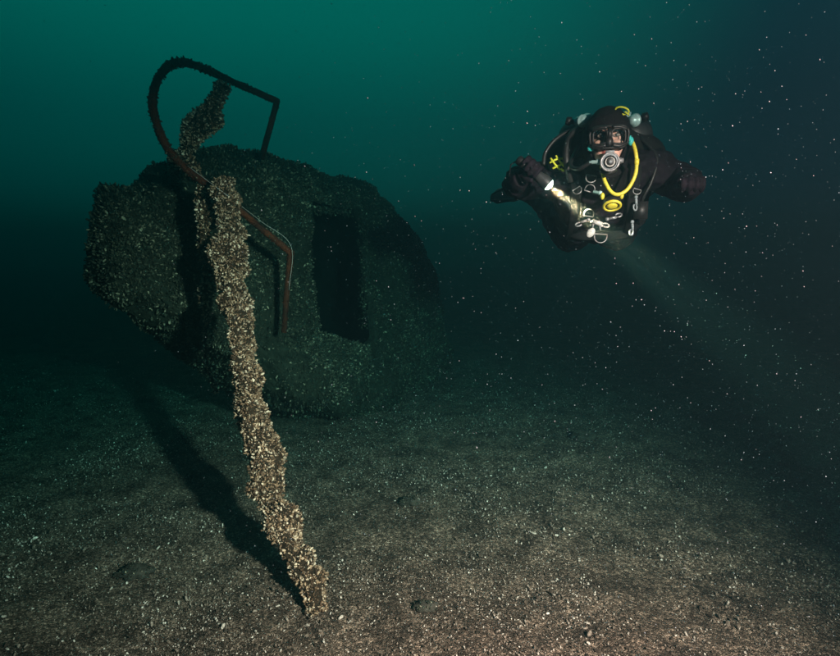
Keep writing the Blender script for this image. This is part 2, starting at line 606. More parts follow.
for v in bm.verts:
    _s = (v.co - A0).dot(AX)
    d = (0.09 + 0.03 * max(0, 1 - _s / 1.1)) * fbm(v.co, 1.5, 3) + 0.035 * max(0, 1 - _s / 1.1) * fbm(v.co, 3.0, 3)
    d += 0.0 * fbm(v.co, 1.5, 3) + 0.055 * fbm(v.co, 4.2, 3) + 0.02 * fbm(v.co, 11, 2)
    v.co += v.normal * d
bm.to_mesh(hull.data)
bm.free()
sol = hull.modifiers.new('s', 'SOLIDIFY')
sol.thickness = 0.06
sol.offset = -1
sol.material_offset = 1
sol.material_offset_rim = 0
hull.data.materials.append(M_inner_shade)
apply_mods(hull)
# doorway: an upright opening with a slanting sill
def door_pt(s, z, out):
    return A0 + AX * s + SN * out + Vector((0, 0, z))
DOOR = [(1.31, 0.86), (1.35, 1.30), (1.45, 1.78), (1.53, 1.90), (2.27, 1.88), (2.45, 1.70), (2.25, 1.1), (2.15, 0.66), (2.03, 0.62)]
cv = [door_pt(s, z, 1.3) for s, z in DOOR] + [door_pt(s, z, 0.05) for s, z in DOOR]
k = len(DOOR)
cf = [tuple(range(k)), tuple(reversed(range(k, 2 * k)))] + [(i, i + k, (i + 1) % k + k, (i + 1) % k) for i in range(k)]
cut = MB().add(cv, cf).build('cutter', M_hull, None, False)
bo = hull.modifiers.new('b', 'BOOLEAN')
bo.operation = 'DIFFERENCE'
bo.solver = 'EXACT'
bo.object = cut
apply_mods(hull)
bpy.data.objects.remove(cut)
# mussels over the hull
hV, hT = mesh_arrays(hull)
ctr = np.array(A0 + AX * 2.1 + Vector((0, 0, 1.0)))
axn, snn = np.array(AX), np.array(SN)
def hull_w(C, Nn):
    # outer skin only: its normals point away from the keel line
    rel = C - np.array(A0)
    s = rel @ axn
    nn = rel @ snn
    mid = np.interp(s, sv[:, 0], (sv[:, 3] + sv[:, 4]) / 2)
    out = (snn[None] * nn[:, None] + np.stack([0 * nn, 0 * nn, C[:, 2] - mid], 1))
    outn = np.einsum('ij,ij->i', out, Nn) > 0
    end = ((s < 0.5) & ((Nn @ axn) < -0.3)) | ((s > 3.9) & ((Nn @ axn) > 0.3))
    ok = outn | end
    to = np.array([0.3, 0, 1.6]) - C
    dist = np.linalg.norm(to, axis=1)
    face = np.einsum('ij,ij->i', to / dist[:, None], Nn)
    nz = np.array([0.55 + 1.2 * noise.noise(Vector(c * 2.3)) + 0.4 * noise.noise(Vector(c * 7)) for c in C])
    return ok * np.clip(nz, 0.10, 2.4) * np.where(face > -0.25, 1.0, 0.12) * np.clip(4.5 / dist, 0.6, 1.4)
P, N = sample_surface(hV, hT, 60000, hull_w)
P = P + N * np.array([max(0, noise.noise(Vector(c * 5.5)) - 0.05) * 0.05 * random.random() for c in P])[:, None]
size = 0.012 + 0.023 * rng.random(len(P)) ** 1.5
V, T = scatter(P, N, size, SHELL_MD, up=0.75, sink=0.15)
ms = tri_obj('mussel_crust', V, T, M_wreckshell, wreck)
tag(ms, kind='stuff')
# ragged fringe of mussels hanging from the doorway's lintel and along its sill
P, N = [], []
for i in range(900):
    s = random.uniform(1.42, 2.34)
    drop = abs(random.gauss(0, 0.05)) * (0.6 + 0.8 * max(0, noise.noise(Vector((s * 9, 0, 0)))))
    z = 1.90 - drop
    nn = np.interp((z) / 2.15, [q[1] for q in prof[2:8]], [q[0] for q in prof[2:8]]) * 1.05
    p = door_pt(s, z, nn - random.uniform(0.0, 0.08))
    P.append(p)
    N.append((SN * 0.4 + Vector((0, 0, -1))).normalized())
for i in range(700):
    z = random.uniform(0.75, 1.85)
    nn = np.interp(z / 2.15, [q[1] for q in prof[2:8]], [q[0] for q in prof[2:8]]) * 1.05
    left = random.random() < 0.55
    s = (1.32 + 0.14 * (z - 0.86) if left else 2.14 + 0.26 * (z - 0.7)) + abs(random.gauss(0, 0.03)) * (1 if left else -1)
    P.append(door_pt(s, z, nn - random.uniform(0.0, 0.07)))
    N.append((SN * 0.5 + AX * (1 if left else -1)).normalized())
V, T = scatter(np.array(P), np.array(N), 0.014 + 0.02 * rng.random(len(P)), SHELL_MD, up=0.8)
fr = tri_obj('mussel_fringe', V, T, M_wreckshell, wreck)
tag(fr, kind='stuff')

# rail: a hairpin loop of pipe with both ends bent down to the wreck
def at(u, v, d):
    """point d metres ahead, seen towards (u, v) of the 840 x 656 photograph (layout only)"""
    a = Euler((R(90 - PITCH), 0, 0)).to_matrix()
    q = a @ Vector(((u - 420) / 547, -(v - 328) / 547, -1))
    return Vector((0, 0, 1.5)) + q * (d / q.y)
rail_ctrl = [at(262, 158, 4.30), at(277, 101, 4.0)]
bar_up = [at(277, 101, 4.0), at(240, 85, 3.72), at(205, 69, 3.42), at(184, 62.5, 3.22), at(166, 68, 3.08), at(153, 93, 3.00),
          at(157, 125, 3.02), at(170, 152, 3.08), at(190, 172, 3.16), at(212, 188, 3.26), at(250, 219, 3.44), at(290, 252, 3.62)]
path = [rail_ctrl[0].lerp(rail_ctrl[1], t) for t in (0, 0.3, 0.6, 0.85, 0.96)] + catmull(bar_up, 7) + \
       [at(290.5, 255, 3.625), at(290, 262, 3.64), at(287, 292, 3.68), at(284, 332, 3.74)]
mb = MB()
mb.tube(path, 0.0215, 12)
rail = mb.build('rail', M_rust, wreck)
for v in rail.data.vertices:
    j = min(v.index // 12, len(path) - 1)
    v.co = path[j] + (v.co - path[j]) * (1 + 0.16 * noise.noise(v.co * 14) + 0.14 * noise.noise(v.co * 38))
# rust blisters and a few mussels on the pipe
P, N = [], []
for i in range(2200):
    a = random.random() * (len(path) - 1.01)
    p = path[int(a)].lerp(path[int(a) + 1], a % 1)
    t = (path[int(a) + 1] - path[int(a)]).normalized()
    d = t.cross(Vector((random.gauss(0, 1), random.gauss(0, 1), random.gauss(0, 1)))).normalized()
    P.append(p + d * 0.021)
    N.append(d)
V, T = scatter(np.array(P), np.array(N), 0.008 + 0.012 * rng.random(len(P)), SHELL_LO, up=0.1, sink=0.3)
rb = tri_obj('rust_scale', V, T, M_rust, rail)
tag(rb, kind='stuff')

P, N = [], []
while len(P) < 300:
    a = 6 + random.random() * (len(path) - 8)
    p = path[int(a)].lerp(path[int(a) + 1], a % 1)
    if noise.noise(p * 5.2 + Vector((0, 3, 0))) < (0.22 if len(P) < 200 else 0.05):
        continue
    t = (path[int(a) + 1] - path[int(a)]).normalized()
    d = t.cross(Vector((random.gauss(0, 1), random.gauss(0, 1), random.gauss(0, 1)))).normalized()
    P.append(p + d * 0.021)
    N.append(d)
V, T = scatter(np.array(P), np.array(N), 0.008 + 0.014 * rng.random(len(P)), SHELL_MD, up=0.6, sink=0.1)
tag(tri_obj('rail_mussels', V, T, M_wreckshell, rail), kind='stuff')

# crusted tubes: lumpy core plus shells
def crusted(name_core, name_shell, pts, radii, parent, count, smin, smax, lump=0.35, seed=0, nseg=20, per=14, template=SHELL_HI):
    pth = catmull(pts, per)
    rr = interp(radii, len(pth))
    mb = MB()
    mb.tube(pth, rr, nseg)
    core = mb.build(name_core, M_byssus, parent)
    for v in core.data.vertices:
        j = min(v.index // nseg, len(pth) - 1)
        c = pth[j]
        d = v.co - c
        if d.length > 1e-6:
            f = 1 + lump * (1.3 * noise.noise(Vector(v.co) * 5.5 + Vector((seed, 0, 0))) + 0.8 * noise.noise(Vector(v.co) * 13 + Vector((0, seed, 0))))
            v.co = c + d * max(0.4, f)
    core.data.update()
    V0, T0 = mesh_arrays(core)
    P, N = sample_surface(V0, T0, count, lambda C, Nn: np.array([max(0.55, 0.8 + 0.9 * noise.noise(Vector(c * 9))) for c in C]))
    V, T = scatter(P, N, smin + (smax - smin) * rng.random(count) ** 2.0, template, up=0.8, sink=0.15)
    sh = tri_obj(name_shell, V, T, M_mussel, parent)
    tag(sh, kind='stuff')
    return core

# the stump still hanging under the upper bar
crusted('stanchion', 'stanchion_mussels', [at(223, 84, 3.56), at(215, 100, 3.55), at(203, 118, 3.55), at(193, 138, 3.55), at(182, 158, 3.6), at(178, 172, 3.7)],
        [0.060, 0.064, 0.072, 0.066, 0.050, 0.035], wreck, 3600, 0.009, 0.030, lump=0.55, seed=5, template=SHELL_MD)
crusted('rail_clump', 'clump_mussels', [at(186, 156, 3.3), at(190, 168, 3.3), at(196, 178, 3.35)], [0.03, 0.035, 0.02], wreck, 260, 0.014, 0.03, seed=15)

# leaning post thick with mussels
base = at(314, 602, 2.16)
post = empty('mussel_post', (base.x, base.y, 0))
tag(post, 'long leaning post thick with pale mussels, rising from the seabed to the rusty rail', 'post')
pts = [at(224, 180, 3.14), at(226, 205, 3.12), at(229, 240, 3.05), at(231, 280, 2.95), at(239, 330, 2.82), at(247, 380, 2.70), at(256, 430, 2.58), at(270, 485, 2.45), at(286, 540, 2.31), at(303, 580, 2.20), at(318, 612, 2.12)]
pts = [p - post.location for p in pts]
crusted('post', 'post_mussels', pts, [0.045, 0.062, 0.076, 0.062, 0.054, 0.056, 0.062, 0.066, 0.060, 0.048, 0.035], post, 19000, 0.007, 0.026, lump=1.0, seed=2, nseg=28, template=SHELL_MD)
# thin strand hanging beside the post
strand = empty('mussel_rope', tuple(at(206, 190, 3.2)))
tag(strand, 'thin hanging rope beaded with mussel clumps, close to the left of the leaning post', 'rope')
pts = [at(205, 188, 3.25), at(205, 215, 3.22), at(203, 240, 3.22), at(208, 275, 3.25), at(206, 300, 3.28), at(208, 325, 3.3), at(205, 352, 3.32), at(216, 392, 3.34)]
pts = [p - strand.location for p in pts]
crusted('rope', 'rope_mussels', pts, [0.035, 0.06, 0.030, 0.018, 0.038, 0.014, 0.008, 0.016], strand, 1500, 0.013, 0.03, lump=0.5, seed=12, nseg=12)
# snagged fishing line along the lower bar
mb = MB()
mb.tube(catmull([at(188, 166, 3.10), at(228, 196, 3.05), at(262, 222, 3.40), at(291, 246, 3.56), at(289, 290, 3.64)], 8), 0.0016, 5)
fl = mb.build('fishing_line', M_line)
tag(fl, 'thin pale fishing line snagged along the lower bar of the rusty rail', 'fishing line')

# ------------------------------------------------------------------ the diver
HD = at(607, 142, 2.40)
yaw = -math.atan2(HD.x, HD.y)
diver = empty('person', tuple(HD))
diver.rotation_euler = (0, 0, yaw * 0.8)
tag(diver, 'scuba diver in a black drysuit with a yellow hose, holding a lit torch', 'person')

mb = MB()
# torso, legs, arms: elliptical tubes joined by a voxel remesh into one skin
spine = catmull([(0, 0.08, -0.085), (0, 0.15, -0.14), (0, 0.22, -0.18), (0, 0.34, -0.215), (0, 0.50, -0.255), (0, 0.64, -0.285), (0, 0.74, -0.30)], 5)
mb.tube(spine, [0.07, 0.13, 0.205, 0.215, 0.195, 0.19, 0.12], 20, side=(1, 0, 0), flat=0.68)
mb.tube([(0, 0.03, -0.05), (0, 0.08, -0.10), (0, 0.16, -0.15)], [0.066, 0.07, 0.09], 16)
mb.ell((0, 0.012, 0.005), (0.080, 0.098, 0.118))
mb.ell((0, -0.045, -0.055), (0.052, 0.052, 0.055))          # jaw and chin
mb.ell((0, -0.099, -0.018), (0.013, 0.020, 0.020))           # nose
mb.tube([(0, -0.088, 0.022), (0, -0.106, -0.012)], [0.009, 0.012], 8)
mb.ell((-0.035, -0.080, -0.022), (0.024, 0.018, 0.018))      # cheeks
mb.ell((0.035, -0.080, -0.022), (0.024, 0.018, 0.018))
mb.tube([(-0.055, -0.077, 0.033), (0, -0.093, 0.036), (0.055, -0.077, 0.033)], 0.012, 8)  # brow
mb.tube([(-0.018, -0.096, -0.052), (0.018, -0.096, -0.052)], 0.008, 8)                      # lips
for s in (-1, 1):
    mb.ell((s * 0.080, 0.02, 0.0), (0.012, 0.024, 0.034))    # ears
# right arm (image left), holding the torch
mb.tube(catmull([(-0.13, 0.19, -0.13), (-0.20, 0.19, -0.12), (-0.29, 0.23, -0.125), (-0.365, 0.24, -0.13), (-0.385, 0.18, -0.135), (-0.372, 0.10, -0.135), (-0.355, 0.055, -0.130)], 4),
        [0.085, 0.092, 0.080, 0.074, 0.068, 0.054, 0.040], 16)
# left arm (image right), elbow out and fist towards us
mb.tube(catmull([(0.13, 0.19, -0.12), (0.20, 0.19, -0.09), (0.27, 0.22, -0.115), (0.325, 0.21, -0.150), (0.342, 0.14, -0.170), (0.335, 0.05, -0.180), (0.328, 0.01, -0.182)], 4),
        [0.088, 0.094, 0.083, 0.078, 0.070, 0.058, 0.046], 16)
# legs
mb.tube(catmull([(-0.09, 0.62, -0.29), (-0.11, 0.80, -0.33), (-0.15, 1.02, -0.36), (-0.22, 1.15, -0.25), (-0.31, 1.24, -0.15), (-0.37, 1.28, -0.09)], 5),
        [0.125, 0.115, 0.085, 0.082, 0.058, 0.055], 16)
mb.tube(catmull([(0.09, 0.62, -0.29), (0.12, 0.80, -0.33), (0.14, 1.05, -0.36), (0.16, 1.20, -0.30), (0.17, 1.35, -0.22), (0.17, 1.44, -0.18)], 5),
        [0.125, 0.115, 0.085, 0.082, 0.058, 0.055], 16)
mb.tube([(-0.36, 1.27, -0.10), (-0.42, 1.28, -0.075), (-0.48, 1.28, -0.07)], [0.055, 0.048, 0.035], 14)
mb.tube([(0.17, 1.42, -0.20), (0.18, 1.51, -0.185), (0.185, 1.59, -0.185)], [0.055, 0.048, 0.035], 14)
# right hand round the torch
TL = Vector((-0.236, 0.0, -0.168))
TD = Vector((0.74, 0.02, -0.62)).normalized()
u0 = (Vector((-0.34, 0.10, -0.12)) - (TL - TD * 0.10))
u0 = (u0 - TD * u0.dot(TD)).normalized()
w0 = TD.cross(u0)
hc = TL - TD * 0.105
Mh = Matrix((u0, TD, w0)).transposed()
mb.ell(hc + u0 * 0.040, (0.020, 0.046, 0.040), Mh)
mb.tube([Vector((-0.355, 0.055, -0.130)), hc + u0 * 0.045], [0.038, 0.032], 14)
for i, (ln, fr_) in enumerate(((185, 0.0108), (200, 0.0112), (192, 0.0108), (165, 0.0098))):
    c = hc + TD * (0.037 - 0.0245 * i)
    arc = []
    for q in range(9):
        a = R(35 + ln * q / 8)
        rad = 0.036 if q < 7 else 0.034
        arc.append(c + u0 * (rad * math.cos(a)) + w0 * (rad * math.sin(a)))
    mb.tube(arc, [fr_, fr_, fr_ * 0.95, fr_ * 0.8], 10)
    mb.ell(arc[-1], fr_ * 0.82, None, 8, 6)
th = [hc + u0 * 0.035 + w0 * -0.030 - TD * 0.01, hc + u0 * 0.010 - w0 * 0.040 + TD * 0.018, hc - u0 * 0.012 - w0 * 0.036 + TD * 0.042]
mb.tube(catmull(th, 4), [0.015, 0.013, 0.010], 10)
# left hand, loosely closed
pc = Vector((0.325, -0.030, -0.184))
mb.ell(pc, (0.044, 0.046, 0.024))
for i, (dx, ln) in enumerate(((-0.034, 0.9), (-0.011, 1.0), (0.012, 0.95), (0.034, 0.78))):
    k0 = pc + Vector((dx * 0.95, -0.030, 0.010))
    ch = [k0, k0 + Vector((dx * 0.12, -0.036 * ln, 0.002)), k0 + Vector((dx * 0.15, -0.050 * ln, -0.026)), k0 + Vector((dx * 0.1, -0.028 * ln, -0.044))]
    mb.tube(catmull(ch, 4), [0.0115, 0.0112, 0.0105, 0.0092], 10)
    mb.ell(ch[-1], 0.009, None, 8, 6)
th = [pc + Vector((-0.038, 0.010, -0.006)), pc + Vector((-0.056, -0.022, -0.018)), pc + Vector((-0.040, -0.056, -0.030))]
mb.tube(catmull(th, 4), [0.015, 0.013, 0.010], 10)
body = mb.build('body', M_suit, diver)
rm = body.modifiers.new('r', 'REMESH')
rm.mode = 'VOXEL'
rm.voxel_size = 0.005
sm = body.modifiers.new('s', 'SMOOTH')
sm.factor = 0.5
sm.iterations = 3
apply_mods(body)
body.data.polygons.foreach_set('use_smooth', [True] * len(body.data.polygons))
body.data.materials.clear()
body.data.materials.append(M_suit)
body.data.materials.append(M_skin)
body.data.materials.append(M_lip)
# folds of the drysuit, and the bare face
_nrm = [v.normal.copy() for v in body.data.vertices]
for v, vn in zip(body.data.vertices, _nrm):
    c = v.co.copy()
    if c.y > 0.10 and not (c.x < -0.30 and c.y < 0.12):
        f = noise.noise(Vector((c.x * 14, c.y * 26, c.z * 26))) * 0.009 + noise.noise(Vector((c.x * 5, c.y * 9, c.z * 9))) * 0.009 + (0.35 - abs(noise.noise(Vector((c.x * 20, c.y * 12, c.z * 14 + 5))))) * 0.016
        v.co = c + vn * f
for p in body.data.polygons:
    c = p.center
    if c.y < -0.01 and abs(c.x) < 0.078 and -0.10 < c.z < 0.07:
        p.material_index = 2 if (abs(c.x) < 0.024 and -0.064 < c.z < -0.044 and c.y < -0.085) else 1
# eyes behind the mask
for s in (-1, 1):
    ey = MB().ell((s * 0.031, -0.0845, 0.010), (0.015, 0.010, 0.0075)).build('eye', M_eye, diver)
    MB().ell((s * 0.031 - 0.001, -0.0915, 0.0102), (0.0062, 0.0045, 0.0062)).build('iris', M_iris, ey)
    MB().tube([(s * 0.014, -0.094, 0.021), (s * 0.032, -0.096, 0.027), (s * 0.050, -0.088, 0.022)], [0.003, 0.0045, 0.002], 6).build('eyebrow', M_iris, diver)

# hood: an open shell round the head
bm = bmesh.new()
bmesh.ops.create_icosphere(bm, subdivisions=5, radius=1)
for v in bm.verts:
    v.co = Vector((v.co.x * 0.100, v.co.y * 0.118 + 0.018, v.co.z * 0.138 + 0.010))
dele = [v for v in bm.verts if v.co.y < -0.03 and (v.co.x / 0.070) ** 2 + ((v.co.z + 0.030) / 0.060) ** 2 < 1]
bmesh.ops.delete(bm, geom=dele, context='VERTS')
for v in bm.verts:
    v.co += v.normal * (0.004 * noise.noise(v.co * 30))
me = bpy.data.meshes.new('hood')
bm.to_mesh(me)
bm.free()
me.materials.append(M_neo)
hood = bpy.data.objects.new('hood', me)
COL.objects.link(hood)
hood.parent = diver
so = hood.modifiers.new('s', 'SOLIDIFY')
so.thickness = 0.006
apply_mods(hood)
hood.data.polygons.foreach_set('use_smooth', [True] * len(hood.data.polygons))
# neck collar of the hood
MB().tube(catmull([(0, 0.035, -0.075), (0, 0.075, -0.105), (0, 0.12, -0.14)], 4), [0.092, 0.088, 0.105], 20).build('collar', M_neo, diver)

# mask
def rrect(cx, cz, w, h, r, n=6, y=0.0, taper=0.0, bulge=0.0):
    pts = []
    for qx, qz, a0 in ((1, 1, 0), (-1, 1, 90), (-1, -1, 180), (1, -1, 270)):
        for k in range(n + 1):
            a = R(a0 + 90 * k / n)
            x_ = qx * (w / 2 - r) + r * math.cos(a)
            z_ = qz * (h / 2 - r) + r * math.sin(a)
            x_ *= 1 + taper * z_ / h
            pts.append(Vector((cx + x_, y + bulge * (cx + x_) ** 2, cz + z_)))
    return pts
maskp = empty('dive_mask', (0, 0, 0))
maskp.parent = diver
maskp.location = (0, -0.012, -0.010)
maskp.scale = (0.86, 0.92, 0.86)
fr_ = MB()
outer_f = rrect(0, 0.008, 0.172, 0.098, 0.036, y=-0.128, bulge=3.4, taper=0.10)
outer_b = rrect(0, 0.006, 0.164, 0.110, 0.045, y=-0.082, bulge=6.5, taper=0.06)
no = len(outer_f)
fr_.add(outer_f + outer_b, [(i, (i + 1) % no, (i + 1) % no + no, i + no) for i in range(no)])
fr_.tube(outer_f, 0.006, 8, closed=True)
for s in (-1, 1):
    fr_.tube(rrect(s * 0.041, 0.010, 0.062, 0.066, 0.020, y=-0.131, bulge=3.4), 0.0042, 8, closed=True)
# front plate between the rims: nose pocket and lower skirt
fr_.ell((0, -0.122, -0.014), (0.020, 0.024, 0.026))
fr_.tube([(0, -0.130, 0.045), (0, -0.132, 0.0)], [0.010, 0.011], 10)
for s in (-1, 1):
    fr_.tube(catmull([(s * 0.012, -0.130, 0.050), (s * 0.045, -0.126, 0.050), (s * 0.078, -0.112, 0.042)], 4), 0.008, 8)
    fr_.tube(catmull([(s * 0.014, -0.130, -0.030), (s * 0.045, -0.125, -0.034), (s * 0.076, -0.110, -0.022)], 4), 0.009, 8)
fr_.build('frame', M_rubber, maskp)
for s in (-1, 1):
    q = rrect(s * 0.041, 0.010, 0.062, 0.066, 0.020, y=-0.131, bulge=3.4)
    k = len(q)
    MB().add(q + [p + Vector((0, 0.003, 0)) for p in q], [tuple(range(k)), tuple(reversed(range(k, 2 * k)))] + [(i, (i + 1) % k, (i + 1) % k + k, i + k) for i in range(k)]).build('lens', M_glass, maskp, False)
    MB().box((s * 0.094, -0.070, 0.006), (0.012, 0.03, 0.024)).build('buckle', M_teal if s > 0 else M_rubber, maskp)
st = []
for k in range(17):
    a = math.pi * k / 16
    st.append((0.107 * math.cos(a), -0.06 + 0.205 * math.sin(a), 0.010 + 0.03 * math.sin(a)))
MB().tube(st, 0.011, 8, side=(0, 0, 1), flat=0.3).build('strap', M_rubber, maskp)

# breathing regulator in the mouth
reg = empty('regulator', (0, 0, 0))
reg.parent = diver
rc, rax = Vector((0.004, -0.118, -0.100)), Vector((0.02, -1, -0.12))
MB().lathe(rc, rax, [(-0.006, 0.022), (0.004, 0.032), (0.022, 0.036), (0.034, 0.036), (0.038, 0.033)], 28).build('housing', M_grey, reg)
MB().tube([rc + rax.normalized() * 0.038 + Vector((math.cos(a) * 0.034, 0, math.sin(a) * 0.034)) for a in [2 * math.pi * k / 28 for k in range(28)]], 0.0045, 8, closed=True).build('rim', M_steel, reg)
MB().lathe(rc + rax.normalized() * 0.036, rax, [(0, 0.026), (0.004, 0.025), (0.008, 0.016), (0.010, 0.008)], 24).build('purge_cover', M_rubber, reg)
MB().tube([rc + rax.normalized() * 0.043 + Vector((math.cos(a) * 0.017, 0, math.sin(a) * 0.017)) for a in [2 * math.pi * k / 22 for k in range(22)]], 0.0028, 6, closed=True).build('purge_ring', M_white, reg)
MB().lathe(rc + rax.normalized() * 0.046, rax, [(-0.004, 0.007), (0.003, 0.0065), (0.005, 0.003)], 14).build('purge_button', M_grey, reg)
MB().lathe(rc + Vector((-0.034, -0.012, 0)), (-1, 0, 0.02), [(0, 0.011), (0.014, 0.011), (0.015, 0.008), (0.034, 0.008), (0.035, 0.006), (0.044, 0.006)], 14).build('hose_fitting', M_chrome, reg)
MB().lathe(rc + Vector((0.034, -0.012, 0.002)), (1, 0, 0.05), [(0, 0.012), (0.010, 0.012), (0.012, 0.010), (0.020, 0.009)], 14).build('knob', M_steel, reg)
MB().tube(catmull([rc + Vector((-0.030, 0.005, -0.030)), rc + Vector((0, -0.006, -0.040)), rc + Vector((0.030, 0.005, -0.030))], 5), [0.010, 0.014, 0.010], 10).build('exhaust_tee', M_rubber, reg)
MB().box(rc + Vector((0.0, -0.018, 0.036)), (0.034, 0.022, 0.010)).build('top_guard', M_grey, reg)
MB().tube(catmull([rc + Vector((-0.070, -0.010, 0.002)), rc + Vector((-0.12, 0.02, -0.02)), rc + Vector((-0.15, 0.12, 0.02)), rc + Vector((-0.11, 0.28, 0.13))], 8), 0.0085, 10).build('hose', M_rubber, reg)
# teal cheek fittings beside the mask
MB().ell((-0.068, -0.092, -0.038), (0.015, 0.012, 0.013), None, 12, 8).build('cheek_valve', M_teal, diver)
MB().ell((0.088, -0.070, -0.014), (0.011, 0.010, 0.018), None, 12, 8).build('cheek_valve', M_teal, diver)

# yellow necklace hose and spare regulator
MB().tube(catmull([(0.070, 0.06, 0.02), (0.088, -0.04, 0.000), (0.104, -0.085, -0.05), (0.112, -0.09, -0.105), (0.108, -0.085, -0.155), (0.083, -0.085, -0.205), (0.048, -0.088, -0.226), (0.018, -0.085, -0.212), (-0.008, -0.075, -0.165), (-0.018, -0.05, -0.115), (-0.03, 0.03, -0.06)], 8), 0.0075, 12).build('yellow_hose', M_yellow, diver)
MB().lathe((0.112, -0.09, -0.110), (0, 0, 1), [(0, 0.0095), (0.022, 0.0095)], 12).build('hose_sleeve', M_yellow, diver)
sp = empty('spare_regulator', (0, 0, 0))
sp.parent = diver
oc, oax = Vector((0.026, -0.055, -0.248)), Vector((0.05, -0.50, -0.86)).normalized()
MB().lathe(oc, oax, [(-0.012, 0.022), (0.0, 0.034), (0.018, 0.037), (0.026, 0.033)], 26).build('housing', M_rubber, sp)
ou = oax.orthogonal().normalized(); ow = oax.cross(ou)
MB().tube([oc + oax * 0.025 + ou * (0.033 * math.cos(2 * math.pi * k / 26)) + ow * (0.033 * math.sin(2 * math.pi * k / 26)) for k in range(26)], 0.0060, 8, closed=True).build('rim', M_yellow, sp)
MB().lathe(oc + oax * 0.026, oax, [(0, 0.022), (0.004, 0.020), (0.007, 0.010)], 20).build('purge_cover', M_yellow, sp)
for s in (-1, 1):
    MB().ell(oc + Vector((s * 0.038, 0.0, 0.020)), (0.009, 0.012, 0.015), None, 12, 8).build('side_lug', M_yellow, sp)
MB().lathe(oc + Vector((-0.040, 0.01, 0.032)), (-1, 0.1, 0.25), [(0, 0.010), (0.012, 0.010), (0.013, 0.007), (0.036, 0.007)], 12).build('hose_fitting', M_chrome, sp)

# cylinders on the back
TAX = Vector((0, 0.86, -0.40)).normalized()
for s, kx in ((-1, -0.118), (1, 0.122)):
    c0 = Vector((kx, 0.20, 0.085))
    cy = MB().lathe(c0, TAX, [(-0.035, 0.018), (-0.03, 0.03), (-0.015, 0.060), (0.010, 0.082), (0.05, 0.0925), (0.52, 0.0925), (0.545, 0.085), (0.56, 0.06)], 28).build('air_cylinder', M_tank, diver)
    va = MB()
    va.lathe(c0 - TAX * 0.035, -TAX, [(0, 0.016), (0.03, 0.016), (0.034, 0.020), (0.052, 0.020), (0.056, 0.012)], 16)
    va.tube([c0 - TAX * 0.060, c0 - TAX * 0.060 + Vector((-s * 0.045, 0, 0.006))], [0.013, 0.012], 12)
    va.lathe(c0 - TAX * 0.058 + Vector((-s * 0.038, -0.006, 0.020)), (0, -0.5, 0.8), [(-0.02, 0.016), (0.004, 0.020), (0.018, 0.020), (0.022, 0.012)], 14)
    vo = va.build('valve', M_chrome, cy)
    kb = MB()
    kc = c0 - TAX * 0.060 + Vector((s * 0.030, 0, 0.012))
    kb.lathe(kc, (s, 0, 0.25), [(-0.02, 0.010), (0.0, 0.011), (0.001, 0.019), (0.022, 0.019), (0.025, 0.013)], 12)
    kb.build('valve_knob', M_rubber, cy)
    fs = MB().lathe(Vector((s * 0.118 if s > 0 else -0.105, 0.08, 0.098 if s > 0 else 0.108)), (-s * 0.5, -0.7, -0.1), [(-0.01, 0.016), (0.002, 0.027), (0.012, 0.027), (0.013, 0.023), (0.024, 0.023), (0.028, 0.017), (0.036, 0.015)], 16).build('first_stage', M_chrome, cy)
# wing: a fat horseshoe bladder between body and cylinders
MB().tube(catmull([(-0.14, 0.66, -0.20), (-0.21, 0.46, -0.12), (-0.20, 0.28, -0.02), (-0.12, 0.20, 0.03), (0.0, 0.18, 0.045), (0.12, 0.20, 0.03), (0.205, 0.28, -0.02), (0.21, 0.46, -0.12), (0.14, 0.66, -0.20)], 6),
          [0.04, 0.075, 0.075, 0.055, 0.05, 0.055, 0.075, 0.075, 0.04], 16).build('buoyancy_wing', M_web, diver)
# corrugated inflator hose looping over the image-left shoulder
MB().tube(catmull([(-0.10, 0.16, 0.085), (-0.155, 0.11, 0.075), (-0.215, 0.08, 0.035), (-0.255, 0.07, -0.020), (-0.262, 0.06, -0.075)], 8), 0.009, 10).build('hose', M_rubber, diver)
pth = catmull([(-0.07, 0.12, 0.10), (-0.14, 0.07, 0.06), (-0.165, 0.04, -0.01), (-0.16, 0.03, -0.09), (-0.14, 0.06, -0.15)], 22)
MB().tube(pth, [0.0135 if i % 2 else 0.0155 for i in range(len(pth))], 10).build('corrugated_hose', M_rubber, diver)
MB().tube(catmull([(0.15, 0.16, 0.04), (0.215, 0.12, -0.05), (0.20, 0.10, -0.15), (0.165, 0.12, -0.24), (0.17, 0.22, -0.33)], 8), 0.008, 10).build('hose', M_rubber, diver)
# lime lattice pouch on the shoulder
for q in ([(-0.232, 0.075, -0.045), (-0.215, 0.070, -0.070), (-0.190, 0.076, -0.095)], [(-0.210, 0.075, -0.035), (-0.192, 0.070, -0.060), (-0.170, 0.078, -0.085)],
          [(-0.236, 0.075, -0.065), (-0.208, 0.070, -0.052), (-0.182, 0.075, -0.048)], [(-0.222, 0.075, -0.090), (-0.195, 0.070, -0.078), (-0.168, 0.076, -0.066)],
          [(-0.182, 0.07, -0.045), (-0.160, 0.074, -0.070), (-0.170, 0.078, -0.100), (-0.186, 0.075, -0.092)]):
    MB().tube(catmull(q, 5), 0.0045, 8).build('lime_cord', M_lime, diver)
MB().ell((-0.200, 0.105, -0.068), (0.045, 0.032, 0.038)).build('pouch', M_web, diver)
MB().tube([Vector((0.050, -0.050, 0.112)) + Vector((0.026 * math.cos(2 * math.pi * k / 24), -0.008 * math.sin(2 * math.pi * k / 24), 0.012 * math.sin(2 * math.pi * k / 24) - 0.006 * math.cos(2 * math.pi * k / 24))) for k in range(24)], 0.0038, 8, closed=True).build('hood_loop', M_lime, diver)
MB().tube([(0.060, -0.056, 0.106), (0.078, -0.045, 0.094)], 0.0038, 8).build('hood_cord', M_lime, diver)

